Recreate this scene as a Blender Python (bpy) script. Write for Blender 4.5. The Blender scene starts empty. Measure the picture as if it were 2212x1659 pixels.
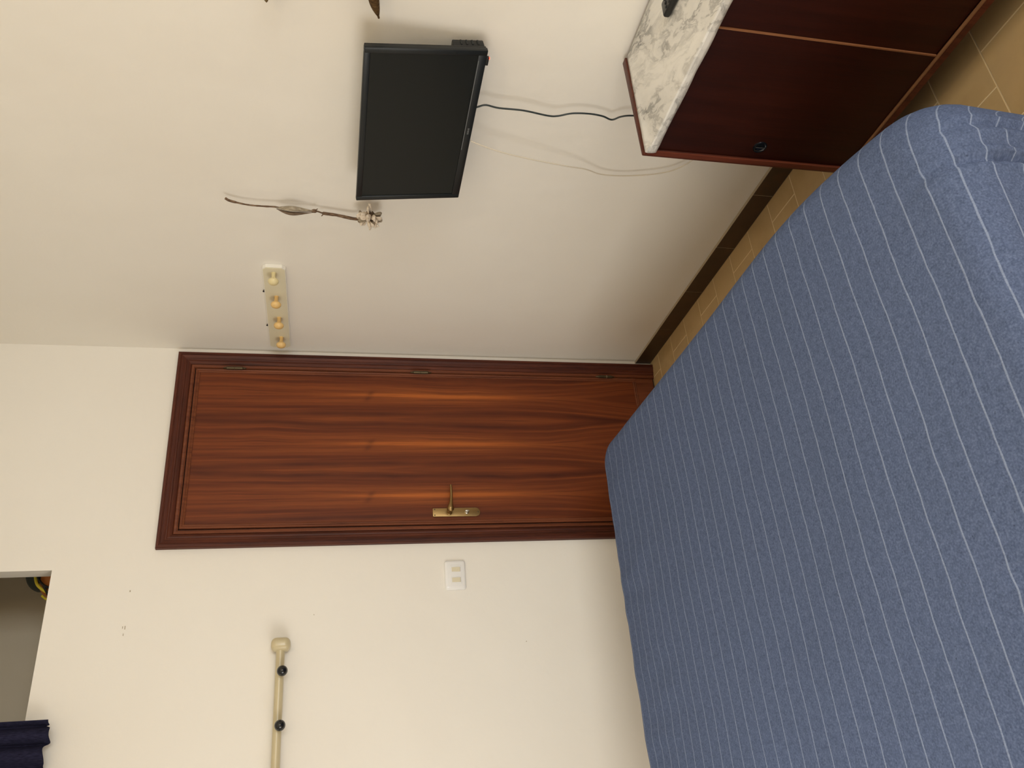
import bpy, bmesh, math, random
from mathutils import Vector, Matrix, noise
random.seed(4)
SC = bpy.context.scene
COL = SC.collection
PI = math.pi

# ------------------------------------------------------------------ camera
CX, CY, CZ = -1.7688, -3.0948, 1.4829
YAW, PITCH, ROLL, FPX = 0.4858, 0.2239, 0.0208, 1721.99
def camera():
    cy, sy, cp, sp = math.cos(YAW), math.sin(YAW), math.cos(PITCH), math.sin(PITCH)
    f = Vector((sy*cp, cy*cp, -sp)); r = Vector((cy, -sy, 0)); u = r.cross(f)
    cr, sr = math.cos(ROLL), math.sin(ROLL)
    r2 = r*cr + u*sr; u2 = u*cr - r*sr
    cam = bpy.data.cameras.new('camera'); o = bpy.data.objects.new('camera', cam); COL.objects.link(o)
    m = Matrix.Identity(4)
    for i, v in enumerate((-u2, r2, -f)):        # the photograph was taken with the phone on its side
        for k in range(3): m[k][i] = v[k]
    m.translation = (CX, CY, CZ); o.matrix_world = m
    cam.sensor_width = 36; cam.lens = 36*FPX/2212; cam.clip_start = .02
    SC.camera = o
camera()

# ------------------------------------------------------------------ world, light, exposure
SC.view_settings.view_transform = 'Standard'; SC.view_settings.look = 'None'
SC.view_settings.exposure = 0.0; SC.view_settings.gamma = 1.0
SC.view_settings.use_curve_mapping = False
W = bpy.data.worlds.new('daylight'); SC.world = W; W.use_nodes = True
W.node_tree.nodes['Background'].inputs['Color'].default_value = (1.0, .97, .92, 1)
W.node_tree.nodes['Background'].inputs['Strength'].default_value = 1.5
def area(name, loc, target, sx, sy, power, col):
    l = bpy.data.lights.new(name, 'AREA'); l.shape = 'RECTANGLE'; l.size = sx; l.size_y = sy
    l.energy = power; l.color = col
    o = bpy.data.objects.new(name, l); COL.objects.link(o); o.location = loc
    o.rotation_euler = (Vector(target)-Vector(loc)).to_track_quat('-Z', 'Y').to_euler()
    return o
YN = -5.40                                              # near wall, behind the photographer
WX0, WX1, WZ0, WZ1 = -1.35, -.30, 0.45, 2.25           # glazed balcony window in it
area('window_daylight', ((WX0+WX1)/2, YN+.02, (WZ0+WZ1)/2), ((WX0+WX1)/2, 0, (WZ0+WZ1)/2), WX1-WX0-.1, WZ1-WZ0-.1, 53, (.95, .985, 1.0))
VY0, VY1, VZ0, VZ1 = -2.15, -.95, 0.55, 1.75            # second window, in the left wall beyond the bed
area('side_window_daylight', (-2.93, (VY0+VY1)/2, (VZ0+VZ1)/2), (0, (VY0+VY1)/2, (VZ0+VZ1)/2), VZ1-VZ0-.1, VY1-VY0-.1, 15.5, (1.0, .97, .92))
LMP = (-1.30, -3.70, 2.66)
def lamp(loc, power, rad, col):
    l = bpy.data.lights.new('ceiling_lamp_light', 'POINT'); l.energy = power; l.shadow_soft_size = rad; l.color = col
    o = bpy.data.objects.new('ceiling_lamp_light', l); COL.objects.link(o); o.location = loc
lamp(LMP, 15, .06, (1.0, .78, .46))

# ------------------------------------------------------------------ helpers
def lin(r, g, b):
    f = lambda v: (v/255/12.92) if v/255 <= .04045 else ((v/255+.055)/1.055)**2.4
    return (f(r), f(g), f(b), 1)
def newmat(name, col, rough=.5, metal=0., spec=.5, coat=0.):
    m = bpy.data.materials.new(name); m.use_nodes = True
    b = m.node_tree.nodes['Principled BSDF']
    b.inputs['Base Color'].default_value = col; b.inputs['Roughness'].default_value = rough
    b.inputs['Metallic'].default_value = metal; b.inputs['Specular IOR Level'].default_value = spec
    b.inputs['Coat Weight'].default_value = coat
    return m
class NT:
    def __init__(s, m): s.m = m; s.t = m.node_tree; s.b = s.t.nodes['Principled BSDF']
    def n(s, typ, **kw):
        x = s.t.nodes.new(typ)
        for k, v in kw.items(): setattr(x, k, v)
        return x
    def link(s, a, b): s.t.links.new(a, b)
    def setv(s, sock, v):
        if hasattr(v, 'links') or isinstance(v, bpy.types.NodeSocket): s.link(v, sock)
        else: sock.default_value = v
    def math(s, op, a, b=0., c=None, clamp=False):
        x = s.n('ShaderNodeMath', operation=op); x.use_clamp = clamp
        s.setv(x.inputs[0], a); s.setv(x.inputs[1], b)
        if c is not None: s.setv(x.inputs[2], c)
        return x.outputs[0]
    def comb(s, x, y, z):
        c = s.n('ShaderNodeCombineXYZ')
        for i, v in enumerate((x, y, z)): s.setv(c.inputs[i], v)
        return c.outputs[0]
    def sep(s, v):
        x = s.n('ShaderNodeSeparateXYZ'); s.link(v, x.inputs[0]); return x.outputs
    def pos(s): return s.n('ShaderNodeNewGeometry').outputs['Position']
    def uv(s): return s.n('ShaderNodeTexCoord').outputs['UV']
    def obj(s): return s.n('ShaderNodeTexCoord').outputs['Object']
    def scale(s, v, sc):
        x = s.n('ShaderNodeVectorMath', operation='MULTIPLY'); s.link(v, x.inputs[0]); x.inputs[1].default_value = sc
        return x.outputs[0]
    def noise(s, v, scale=5., detail=3., rough=.5, dist=0.):
        x = s.n('ShaderNodeTexNoise'); s.link(v, x.inputs['Vector'])
        x.inputs['Scale'].default_value = scale; x.inputs['Detail'].default_value = detail
        x.inputs['Roughness'].default_value = rough; x.inputs['Distortion'].default_value = dist
        return x.outputs['Fac']
    def ramp(s, fac, stops):
        x = s.n('ShaderNodeValToRGB'); s.link(fac, x.inputs[0]); e = x.color_ramp.elements
        while len(e) < len(stops): e.new(.5)
        for el, (p, c) in zip(e, stops): el.position = p; el.color = c if len(c) == 4 else (*c, 1)
        return x.outputs['Color']
    def mix(s, fac, a, b, mode='MIX'):
        x = s.n('ShaderNodeMix', data_type='RGBA', blend_type=mode)
        s.setv(x.inputs[0], fac); s.setv(x.inputs[6], a); s.setv(x.inputs[7], b)
        return x.outputs[2]
    def color(s, c): s.link(c, s.b.inputs['Base Color'])
    def bump(s, h, strength=.2, dist=.01):
        x = s.n('ShaderNodeBump'); s.link(h, x.inputs['Height']); x.inputs['Strength'].default_value = strength
        x.inputs['Distance'].default_value = dist; s.link(x.outputs[0], s.b.inputs['Normal'])
    def gauss(s, v, w):     # exp(-(v/w)^2)
        q = s.math('DIVIDE', v, w); q = s.math('MULTIPLY', q, q); q = s.math('MULTIPLY', q, -1.)
        return s.math('EXPONENT', q)

# bmesh pieces ------------------------------------------------------
def box(bm, lo, hi, bev=0., seg=2):
    v = bmesh.ops.create_cube(bm, size=1)['verts']
    for p in v: p.co = Vector([lo[i] + (p.co[i]+.5)*(hi[i]-lo[i]) for i in range(3)])
    if bev > 0:
        es = list({e for p in v for e in p.link_edges})
        bmesh.ops.bevel(bm, geom=es, offset=bev, segments=seg, profile=.5, affect='EDGES')
    return bm
def prism(bm, pts, axis, a, b, bev=0.):
    """extrude 2D polygon along axis from a to b"""
    def mk(p, h):
        return {0: (h, p[0], p[1]), 1: (p[0], h, p[1]), 2: (p[0], p[1], h)}[axis]
    A = [bm.verts.new(mk(p, a)) for p in pts]; B = [bm.verts.new(mk(p, b)) for p in pts]
    n = len(pts); fs = [bm.faces.new(A), bm.faces.new(B[::-1])]
    for i in range(n): fs.append(bm.faces.new((A[i], B[i], B[(i+1) % n], A[(i+1) % n])))
    if bev > 0:
        es = list({e for f in fs[:2] for e in f.edges})
        bmesh.ops.bevel(bm, geom=es, offset=bev, segments=2, profile=.5, affect='EDGES')
    return bm
def frames(path):
    path = [Vector(p) for p in path]; out = []; prev = None
    for i, p in enumerate(path):
        t = (path[min(i+1, len(path)-1)] - path[max(i-1, 0)]).normalized()
        if prev is None:
            a = Vector((0, 0, 1)) if abs(t.z) < .9 else Vector((1, 0, 0))
            n = t.cross(a).normalized()
        else: n = (prev - t*prev.dot(t)).normalized()
        prev = n; out.append((p, n, t.cross(n)))
    return out
def tube(bm, path, rad, seg=10, sq=(1, 1)):
    fr = frames(path); rings = []
    for i, (p, n, b) in enumerate(fr):
        r = rad[i] if isinstance(rad, (list, tuple)) else rad
        rings.append([bm.verts.new(p + n*math.cos(2*PI*k/seg)*r*sq[0] + b*math.sin(2*PI*k/seg)*r*sq[1]) for k in range(seg)])
    for a, c in zip(rings, rings[1:]):
        for k in range(seg): bm.faces.new((a[k], a[(k+1) % seg], c[(k+1) % seg], c[k]))
    bm.faces.new(rings[0][::-1]); bm.faces.new(rings[-1])
    return bm
def lathe(bm, prof, origin, axis, seg=20):
    """prof: (distance along axis, radius)"""
    ax = Vector(axis).normalized()
    path = [Vector(origin)+ax*h for h, r in prof]
    a = Vector((0, 0, 1)) if abs(ax.z) < .9 else Vector((1, 0, 0)); n = ax.cross(a).normalized(); b = ax.cross(n)
    rings = []
    for p, (h, r) in zip(path, prof):
        r = max(r, 1e-4)
        rings.append([bm.verts.new(p + (n*math.cos(2*PI*k/seg)+b*math.sin(2*PI*k/seg))*r) for k in range(seg)])
    for c, d in zip(rings, rings[1:]):
        for k in range(seg): bm.faces.new((c[k], c[(k+1) % seg], d[(k+1) % seg], d[k]))
    bm.faces.new(rings[0][::-1]); bm.faces.new(rings[-1])
    return bm
def smooth_path(pts, n=8):
    P = [Vector(p) for p in pts]; P = [P[0]*2-P[1]] + P + [P[-1]*2-P[-2]]; out = []
    for i in range(1, len(P)-2):
        for k in range(n):
            t = k/n; a, b, c, d = P[i-1], P[i], P[i+1], P[i+2]
            out.append(.5*((2*b) + (c-a)*t + (2*a-5*b+4*c-d)*t*t + (3*b-a-3*c+d)*t**3))
    out.append(P[-2]); return out
def link(name, bm, mat, parent=None, smooth=False, angle=40, kind=None, label=None):
    bmesh.ops.recalc_face_normals(bm, faces=bm.faces)
    if parent is not None:
        mw = world_of(parent).inverted(); bm.transform(mw)
    me = bpy.data.meshes.new(name); bm.to_mesh(me); bm.free()
    me.materials.append(mat)
    o = bpy.data.objects.new(name, me); COL.objects.link(o)
    if parent is not None: o.parent = parent
    if smooth:
        for p in me.polygons: p.use_smooth = True
        try: me.set_sharp_from_angle(angle=math.radians(angle))
        except Exception: pass
    if kind: o['kind'] = kind
    if label: o['label'] = label
    return o
def world_of(o):
    m = o.matrix_basis.copy(); p = o.parent
    while p: m = p.matrix_basis @ m; p = p.parent
    return m
def thing(name, label, cat, loc, group=None):
    o = bpy.data.objects.new(name, None); COL.objects.link(o); o.location = loc; o.empty_display_size = .05
    o['label'] = label; o['category'] = cat
    if group: o['group'] = group
    return o
def tag(o, label, cat, group=None):
    o['label'] = label; o['category'] = cat
    if group: o['group'] = group
    return o
def structure(name, loc=(0, 0, 0)):
    o = bpy.data.objects.new(name, None); COL.objects.link(o); o.location = loc; o['kind'] = 'structure'
    return o
B = bmesh.new

# ------------------------------------------------------------------ materials
def plaster(name, c1, c2):
    m = newmat(name, c1, .75, spec=.25); t = NT(m); p = t.pos()
    a = t.noise(p, 1.1, 3, .5)
    t.color(t.mix(t.ramp(a, [(.35, (0, 0, 0)), (.65, (1, 1, 1))]), c1, c2))
    h = t.math('ADD', t.math('MULTIPLY', t.noise(p, 3.2, 3), 1.), t.math('MULTIPLY', t.noise(p, 70, 4), .05))
    t.bump(h, .35, .02)
    return m
M_wall = plaster('plaster', lin(239, 234, 224), lin(236, 230, 219))
M_ceil = plaster('ceiling_paint', lin(242, 238, 228), lin(240, 235, 224))
M_niche = plaster('niche_paint', lin(222, 210, 188), lin(216, 204, 182))

def veneer():
    m = newmat('door_veneer', lin(105, 55, 30), .5, spec=.22); t = NT(m); x, y, z = t.sep(t.pos())
    warp = t.math('MULTIPLY', t.math('SUBTRACT', t.noise(t.comb(t.math('MULTIPLY', x, 3.), 0., t.math('MULTIPLY', z, 2.2)), 1., 3), .5), .045)
    u = t.math('ADD', t.math('ADD', x, .219+.1125+2.25), t.math('MULTIPLY', warp, .35))
    md = t.math('SUBTRACT', t.math('MODULO', u, .226), .113)
    d = t.math('ABSOLUTE', md)                         # distance from the nearest streak of the book-matched leaves
    low = t.math('MULTIPLY', t.math('POWER', t.math('MAXIMUM', t.math('SUBTRACT', .75, z), 0.), 1.6), -.10)
    tt = t.math('ADD', t.math('ADD', d, t.math('MULTIPLY', t.math('SUBTRACT', z, 1.3), -.016)), t.math('ADD', low, t.math('MULTIPLY', warp, .5)))
    bands = t.noise(t.comb(t.math('MULTIPLY', tt, 30.), t.math('MULTIPLY', z, .55), 3.), 1., 3.5, .55)
    base = t.ramp(bands, [(.28, lin(92, 42, 18)), (.45, lin(116, 58, 26)), (.6, lin(134, 71, 32)), (.75, lin(114, 56, 27))])
    dk = t.gauss(t.math('SUBTRACT', tt, .088), .012)
    dk = t.math('MULTIPLY', dk, t.noise(t.comb(t.math('MULTIPLY', x, 9.), 0., t.math('MULTIPLY', z, 3.)), 1., 2))
    base = t.mix(t.math('MULTIPLY', dk, 1.5, clamp=True), base, lin(78, 34, 17))
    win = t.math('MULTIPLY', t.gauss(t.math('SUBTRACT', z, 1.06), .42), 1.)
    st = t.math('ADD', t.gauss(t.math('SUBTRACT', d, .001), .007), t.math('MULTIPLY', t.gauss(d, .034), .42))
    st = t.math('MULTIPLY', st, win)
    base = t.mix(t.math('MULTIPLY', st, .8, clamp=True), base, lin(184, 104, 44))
    fl = t.noise(t.comb(t.math('MULTIPLY', tt, 85.), t.math('MULTIPLY', z, 1.6), 0.), 1., 3, .6)
    base = t.mix(t.math('MULTIPLY', t.ramp(fl, [(.42, (0, 0, 0)), (.62, (1, 1, 1))]), .40), base, lin(74, 33, 16))
    kz = t.math('SUBTRACT', z, 1.317)                    # small knots where the figure meets
    kn = t.math('MULTIPLY', t.gauss(t.math('ADD', kz, t.math('MULTIPLY', md, .5)), .014), t.gauss(t.math('SUBTRACT', t.math('ABSOLUTE', t.math('ADD', md, .006)), .012), .012))
    base = t.mix(t.math('MULTIPLY', kn, .42), base, lin(58, 26, 16))
    gr = t.noise(t.comb(t.math('MULTIPLY', x, 420.), 0., t.math('MULTIPLY', z, 14.)), 1., 3)
    base = t.mix(.22, base, t.ramp(gr, [(.3, lin(40, 18, 10)), (.7, lin(170, 100, 60))]), 'OVERLAY')
    t.color(base); t.bump(gr, .12, .001)
    return m
M_door = veneer()
def wood(name, dark, mid, light, axis='z', rough=.48, sc=1., spec=.25):
    m = newmat(name, mid, rough, spec=spec); t = NT(m); x, y, z = t.sep(t.pos())
    s = {'x': (3, 60, 60), 'y': (60, 3, 60), 'z': (60, 60, 3)}[axis]
    v = t.comb(t.math('MULTIPLY', x, s[0]*sc), t.math('MULTIPLY', y, s[1]*sc), t.math('MULTIPLY', z, s[2]*sc))
    a = t.noise(v, 1., 4, .6, .2); b = t.noise(v, 6., 3, .6)
    c = t.ramp(a, [(.3, dark), (.5, mid), (.72, light)])
    c = t.mix(.25, c, t.ramp(b, [(.35, dark), (.65, light)]))
    t.color(c); t.bump(b, .1, .001)
    return m
M_casing_v = wood('dark_stained_casing_upright', lin(52, 22, 14), lin(78, 36, 22), lin(98, 48, 28), 'z', .5)
M_casing_h = wood('dark_stained_casing_level', lin(52, 22, 14), lin(76, 35, 22), lin(96, 47, 28), 'x', .5)
M_bead = wood('door_bead_wood', lin(82, 40, 22), lin(108, 57, 32), lin(124, 68, 40), 'z', .5)
M_side_door = wood('sideboard_veneer', lin(36, 11, 5), lin(45, 14, 6), lin(54, 19, 9), 'z', .42, .7, spec=.22)
M_side_frame = wood('sideboard_frame', lin(62, 26, 15), lin(80, 36, 22), lin(98, 48, 30), 'z', .4)
M_side_strip = wood('sideboard_face_strip', lin(84, 38, 25), lin(100, 48, 32), lin(112, 58, 38), 'z', .4)
M_raw_edge = wood('raw_wood_edge', lin(118, 74, 46), lin(134, 88, 56), lin(148, 100, 66), 'z', .6)
M_rail_edge = wood('worn_rail_edge', lin(104, 70, 44), lin(124, 86, 56), lin(140, 98, 66), 'y', .5)
M_gap_shade = newmat('painted_gap_shade', lin(24, 12, 8), .8)
M_black_pl = newmat('black_plastic', lin(22, 23, 23), .35, spec=.4)
M_bezel = newmat('bezel_plastic', lin(24, 27, 28), .38, spec=.35)
M_screen = newmat('switched_off_screen', lin(22, 24, 22), .34, spec=.26)
M_bronze = newmat('dark_bronze', lin(86, 74, 54), .42, metal=.8)
M_steel = newmat('pale_metal', lin(200, 196, 185), .3, metal=1.)
def brass():
    m = newmat('brushed_brass', lin(160, 132, 88), .42, metal=1.); t = NT(m); x, y, z = t.sep(t.pos())
    g = t.noise(t.comb(t.math('MULTIPLY', x, 900.), 0., t.math('MULTIPLY', z, 30.)), 1., 2); t.bump(g, .06, .0005)
    return m
M_brass = brass()
M_white_pl = newmat('white_gloss_plastic', lin(236, 234, 230), .18, spec=.5)
M_cream_key = newmat('cream_switch_key', lin(214, 203, 172), .35)
M_rack = newmat('pale_green_cream_paint', lin(226, 218, 190), .5)
M_rack_lit_edge = newmat('rack_lit_edge_tint', lin(240, 236, 225), .5)  # whiter than the rack face: light on the board ends put into the colour
M_peg = newmat('varnished_light_wood', lin(228, 190, 124), .3, spec=.5)
M_peg_pale = newmat('cream_painted_peg', lin(226, 210, 160), .35)
M_rail = newmat('cream_enamel', lin(200, 186, 150), .28, spec=.5)
M_knob = newmat('black_gloss_knob', lin(14, 18, 24), .12, spec=.6)
M_blackwire = newmat('black_cable', lin(38, 46, 46), .45)
M_whitewire = newmat('white_cable', lin(214, 203, 184), .35)
def tilemat(name, c1, c2, c3, sc=7.):
    m = newmat(name, c1, .34, spec=.4); t = NT(m); p = t.pos()
    r = t.n('ShaderNodeObjectInfo').outputs['Random']
    a = t.noise(p, sc, 4, .6); c = t.ramp(a, [(.3, c1), (.55, c2), (.75, c3)])
    c = t.mix(t.math('MULTIPLY', r, .35), c, c3); t.color(c); t.bump(t.noise(p, 30, 3), .08, .002)
    return m
M_tile = tilemat('beige_stoneware', lin(180, 150, 102), lin(194, 164, 116), lin(186, 158, 114))
M_grout = newmat('pale_grout', lin(226, 204, 162), .8)
M_base = tilemat('brown_skirting_tile', lin(56, 40, 26), lin(64, 46, 30), lin(82, 54, 32), 12.)
M_base_grout = newmat('skirting_grout', lin(176, 160, 136), .8)
def marble():
    m = newmat('marble_print_vinyl', lin(226, 220, 208), .42, spec=.35); t = NT(m); p = t.pos()
    x, y, z = t.sep(p)
    # veins run diagonally over the sheet
    a = t.math('ADD', t.math('MULTIPLY', x, .80), t.math('MULTIPLY', y, -.60))
    b = t.math('ADD', t.math('MULTIPLY', x, .60), t.math('MULTIPLY', y, .80))
    v = t.comb(t.math('MULTIPLY', a, 1.), t.math('MULTIPLY', b, .42), z)
    w = t.n('ShaderNodeTexNoise'); t.link(v, w.inputs['Vector']); w.inputs['Scale'].default_value = 14; w.inputs['Detail'].default_value = 3
    vm = t.n('ShaderNodeVectorMath', operation='MULTIPLY_ADD'); t.link(w.outputs['Color'], vm.inputs[0]); vm.inputs[1].default_value = (.09, .09, .09); t.link(v, vm.inputs[2])
    n1 = t.noise(vm.outputs[0], 12, 6, .62)
    r1 = t.math('ABSOLUTE', t.math('SUBTRACT', n1, .5))
    vein = t.ramp(r1, [(0., (1, 1, 1)), (.012, (.8, .8, .8)), (.04, (.1, .1, .1)), (.08, (0, 0, 0))])
    n2 = t.noise(vm.outputs[0], 5, 5, .6)
    cloud = t.ramp(n2, [(.42, (0, 0, 0)), (.62, (1, 1, 1))])
    f = t.math('MULTIPLY', t.math('ADD', t.math('MULTIPLY', vein, .75), .25), t.math('ADD', cloud, .12))
    f = t.math('MULTIPLY', f, .95, clamp=True)
    t.color(t.mix(f, lin(236, 233, 226), lin(104, 102, 100)))
    return m
M_marble = marble()
def denim():
    m = newmat('blue_woven_cotton', lin(92, 104, 140), .92, spec=.15); t = NT(m); p = t.uv()
    b = t.b; b.inputs['Specular IOR Level'].default_value = .06
    n1 = t.noise(p, 260, 3, .6); n2 = t.noise(p, 75, 3, .6); n3 = t.noise(p, 5, 2, .5)
    base = t.ramp(n1, [(.32, lin(64, 74, 102)), (.5, lin(90, 103, 134)), (.68, lin(120, 133, 166))])
    base = t.mix(.5, base, t.ramp(n2, [(.32, lin(72, 84, 111)), (.5, lin(87, 100, 132)), (.68, lin(101, 114, 146))]))
    base = t.mix(t.math('MULTIPLY', n3, .25), base, lin(78, 90, 112))
    sp = t.ramp(t.noise(p, 170, 2, .5), [(.68, (0, 0, 0)), (.74, (1, 1, 1))])
    base = t.mix(t.math('MULTIPLY', sp, .55), base, lin(42, 50, 66))
    u, v, _ = t.sep(p)
    wob = t.math('MULTIPLY', t.math('SUBTRACT', t.noise(t.comb(t.math('MULTIPLY', u, 5.), t.math('MULTIPLY', v, 3.), 0.), 1., 3, .6), .5), .014)
    q = t.math('DIVIDE', t.math('ADD', t.math('ADD', v, wob), 2.024+.0555*40), .0555)
    fr = t.math('SUBTRACT', t.math('FRACT', t.math('ADD', q, .5)), .5)
    dist = t.math('MULTIPLY', t.math('ABSOLUTE', fr), .0555)
    wid = t.math('ADD', .0013, t.math('MULTIPLY', t.noise(t.comb(t.math('MULTIPLY', u, 45.), t.math('MULTIPLY', v, 18.), 0.), 1., 2), .0013))
    line = t.math('SUBTRACT', 1., t.math('SMOOTH_MIN', t.math('DIVIDE', dist, wid), 1., .3), clamp=True)
    thread = t.noise(t.comb(t.math('MULTIPLY', u, 700.), t.math('MULTIPLY', v, 80.), 0.), 1., 2)
    lf = t.math('MULTIPLY', t.math('MULTIPLY', line, 2.2, clamp=True), t.math('ADD', .15, t.math('MULTIPLY', thread, 1.0)), clamp=True)
    t.color(t.mix(lf, base, lin(150, 163, 188)))
    h = t.math('ADD', t.math('MULTIPLY', n1, .6), t.math('ADD', t.math('MULTIPLY', n2, .5), line))
    t.bump(h, .30, .0012)
    return m
M_blue = denim()
M_mattress = newmat('mattress_ticking', lin(214, 210, 204), .9)
M_bedframe = wood('bed_frame_wood', lin(62, 30, 18), lin(84, 42, 24), lin(100, 54, 32), 'y', .45)
def navy():
    m = newmat('navy_cotton', lin(30, 30, 50), .95, spec=.1); t = NT(m); p = t.obj()
    n = t.noise(t.scale(p, (300, 300, 60)), 1., 3)
    t.color(t.ramp(n, [(.3, lin(26, 26, 42)), (.7, lin(44, 43, 66))])); t.bump(n, .3, .001); return m
M_navy = navy()
def bark(name, a, b, c):
    m = newmat(name, b, .8, spec=.2); t = NT(m); n = t.noise(t.scale(t.pos(), (160, 160, 60)), 1., 4)
    t.color(t.ramp(n, [(.3, a), (.5, b), (.7, c)])); t.bump(n, .5, .002); return m
M_stem = bark('dried_brown_stem', lin(74, 56, 42), lin(104, 82, 64), lin(140, 116, 94))
M_pod = bark('dried_pod_skin', lin(120, 106, 88), lin(150, 138, 118), lin(176, 164, 144))
M_pod_dark = bark('dried_pod_inside', lin(84, 68, 54), lin(102, 84, 68), lin(122, 104, 86))
M_petal = bark('cream_dried_petal', lin(206, 190, 168), lin(226, 212, 194), lin(238, 228, 212))
M_horn = bark('dark_carved_wood', lin(50, 34, 20), lin(82, 60, 34), lin(104, 80, 48))
M_horn_l = bark('light_carved_wood', lin(96, 78, 48), lin(118, 98, 64), lin(134, 114, 78))
M_orange = newmat('orange_nylon', lin(204, 122, 50), .6)
M_yellow = newmat('yellow_piping', lin(214, 194, 48), .5)
M_blknylon = newmat('dark_green_grey_nylon', lin(48, 54, 46), .7)
M_blktrim = newmat('black_webbing', lin(26, 24, 20), .7)
M_rubber = newmat('black_rubber', lin(20, 20, 21), .6)
M_led = newmat('red_led', (1, .02, .01, 1), .4); M_led.node_tree.nodes['Principled BSDF'].inputs['Emission Color'].default_value = (1, .05, .02, 1)
M_led.node_tree.nodes['Principled BSDF'].inputs['Emission Strength'].default_value = 6.
M_grey = newmat('grey_lettering', lin(120, 122, 122), .4, metal=.3)
M_shade = newmat('opal_glass', lin(240, 230, 205), .4)
M_shade.node_tree.nodes['Principled BSDF'].inputs['Emission Color'].default_value = (1, .76, .48, 1)
M_shade.node_tree.nodes['Principled BSDF'].inputs['Emission Strength'].default_value = 2.
M_alu = newmat('white_window_frame', lin(225, 224, 220), .4)
M_mark = newmat('scuff_mark', lin(168, 154, 130), .8)

# ------------------------------------------------------------------ room
XL, ZC = -2.95, 2.92
def wall(name, boxes, mat=M_wall):
    bm = B()
    for lo, hi in boxes: box(bm, lo, hi)
    return link(name, bm, mat, kind='structure')
AX0, AX1, AZ0, AZ1 = -2.35, -.924, 2.437, 2.82        # high cupboard niche
wall('wall_back', [((XL-.1, 0, 0), (.1, .082, AZ0)), ((AX1, 0, AZ0), (.1, .082, ZC)), ((XL-.1, 0, AZ0), (AX0, .082, ZC)), ((AX0, 0, AZ1), (AX1, .082, ZC))])
wall('wall_right', [((0, YN-.1, 0), (.1, 0, ZC))])
wall('wall_left', [((XL-.1, YN-.1, 0), (XL, VY0, ZC)), ((XL-.1, VY1, 0), (XL, 0, ZC)), ((XL-.1, VY0, 0), (XL, VY1, VZ0)), ((XL-.1, VY0, VZ1), (XL, VY1, ZC))])
wall('wall_near', [((XL, YN-.1, 0), (WX0, YN, ZC)), ((WX1, YN-.1, 0), (0, YN, ZC)), ((WX0, YN-.1, 0), (WX1, YN, WZ0)), ((WX0, YN-.1, WZ1), (WX1, YN, ZC))])
wall('ceiling', [((XL-.1, YN-.1, ZC), (.1, .9, ZC+.1))], M_ceil)
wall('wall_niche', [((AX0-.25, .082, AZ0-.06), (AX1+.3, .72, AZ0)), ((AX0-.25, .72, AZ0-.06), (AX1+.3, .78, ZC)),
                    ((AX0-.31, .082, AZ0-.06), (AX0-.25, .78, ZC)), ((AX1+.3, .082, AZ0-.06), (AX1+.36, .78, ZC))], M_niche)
# balcony window (behind the photographer)
win = structure('window_1', ((WX0+WX1)/2, YN-.05, WZ0))
bm = B(); t_ = .05
box(bm, (WX0, YN-.09, WZ0), (WX0+t_, YN-.03, WZ1), .004); box(bm, (WX1-t_, YN-.09, WZ0), (WX1, YN-.03, WZ1), .004)
box(bm, (WX0+t_, YN-.09, WZ0), (WX1-t_, YN-.03, WZ0+t_), .004); box(bm, (WX0+t_, YN-.09, WZ1-t_), (WX1-t_, YN-.03, WZ1), .004)
xm = (WX0+WX1)/2; box(bm, (xm-.03, YN-.085, WZ0+t_), (xm+.03, YN-.035, WZ1-t_), .004)
link('window_frame', bm, M_alu, win)

win = structure('window_2', (XL-.05, (VY0+VY1)/2, VZ0))
bm = B()
box(bm, (XL-.09, VY0, VZ0), (XL-.03, VY0+t_, VZ1), .004); box(bm, (XL-.09, VY1-t_, VZ0), (XL-.03, VY1, VZ1), .004)
box(bm, (XL-.09, VY0+t_, VZ0), (XL-.03, VY1-t_, VZ0+t_), .004); box(bm, (XL-.09, VY0+t_, VZ1-t_), (XL-.03, VY1-t_, VZ1), .004)
link('window_frame', bm, M_alu, win)

# floor: bed of grout + one object per tile near what the photo shows
floor = structure('floor')
bm = B(); box(bm, (XL-.1, YN-.1, -.1), (.1, .1, -.0007)); link('grout_bed', bm, M_grout, floor)
TW, TH, GAP = .22, .1508, .0022
tile_me = None; rest = B()
def tile_mesh(w, h):
    bm = B(); box(bm, (-w/2, -h/2, -.012), (w/2, h/2, 0))
    es = [e for e in bm.edges if all(v.co.z > -.001 for v in e.verts)]
    bmesh.ops.bevel(bm, geom=es, offset=.0012, segments=1, affect='EDGES')
    return bm
cache = {}
rows = []
yy = 0.0; nxt = -.099; k = 0
while yy > YN:
    rows.append((k, yy, max(nxt, YN))); yy = nxt; nxt -= TH; k += 1
for k, ya, yb in rows:
    j = -.09 if k % 2 == 0 else -.20
    xs = [0.0]; x = j
    while x > XL: xs.append(x); x -= TW
    xs.append(XL)
    for xa, xb in zip(xs, xs[1:]):
        w, h = round(xa-xb-GAP, 4), round(ya-yb-GAP, 4)
        if w < .01 or h < .01: continue
        c = ((xa+xb)/2, (ya+yb)/2)
        if xa > -1.05 and yb > -2.75:
            if (w, h) not in cache:
                b2 = tile_mesh(w, h); me = bpy.data.meshes.new('floor_tile'); b2.to_mesh(me); b2.free(); me.materials.append(M_tile); cache[(w, h)] = me
            o = bpy.data.objects.new('floor_tile', cache[(w, h)]); COL.objects.link(o); o.parent = floor
            o.location = (c[0], c[1], random.uniform(-.0004, .0003)); o.rotation_euler = (random.uniform(-.002, .002), random.uniform(-.002, .002), 0)
        else:
            box(rest, (c[0]-w/2, c[1]-h/2, -.012), (c[0]+w/2, c[1]+h/2, 0))
link('floor_tiles', rest, M_tile, floor, kind='stuff')
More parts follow.
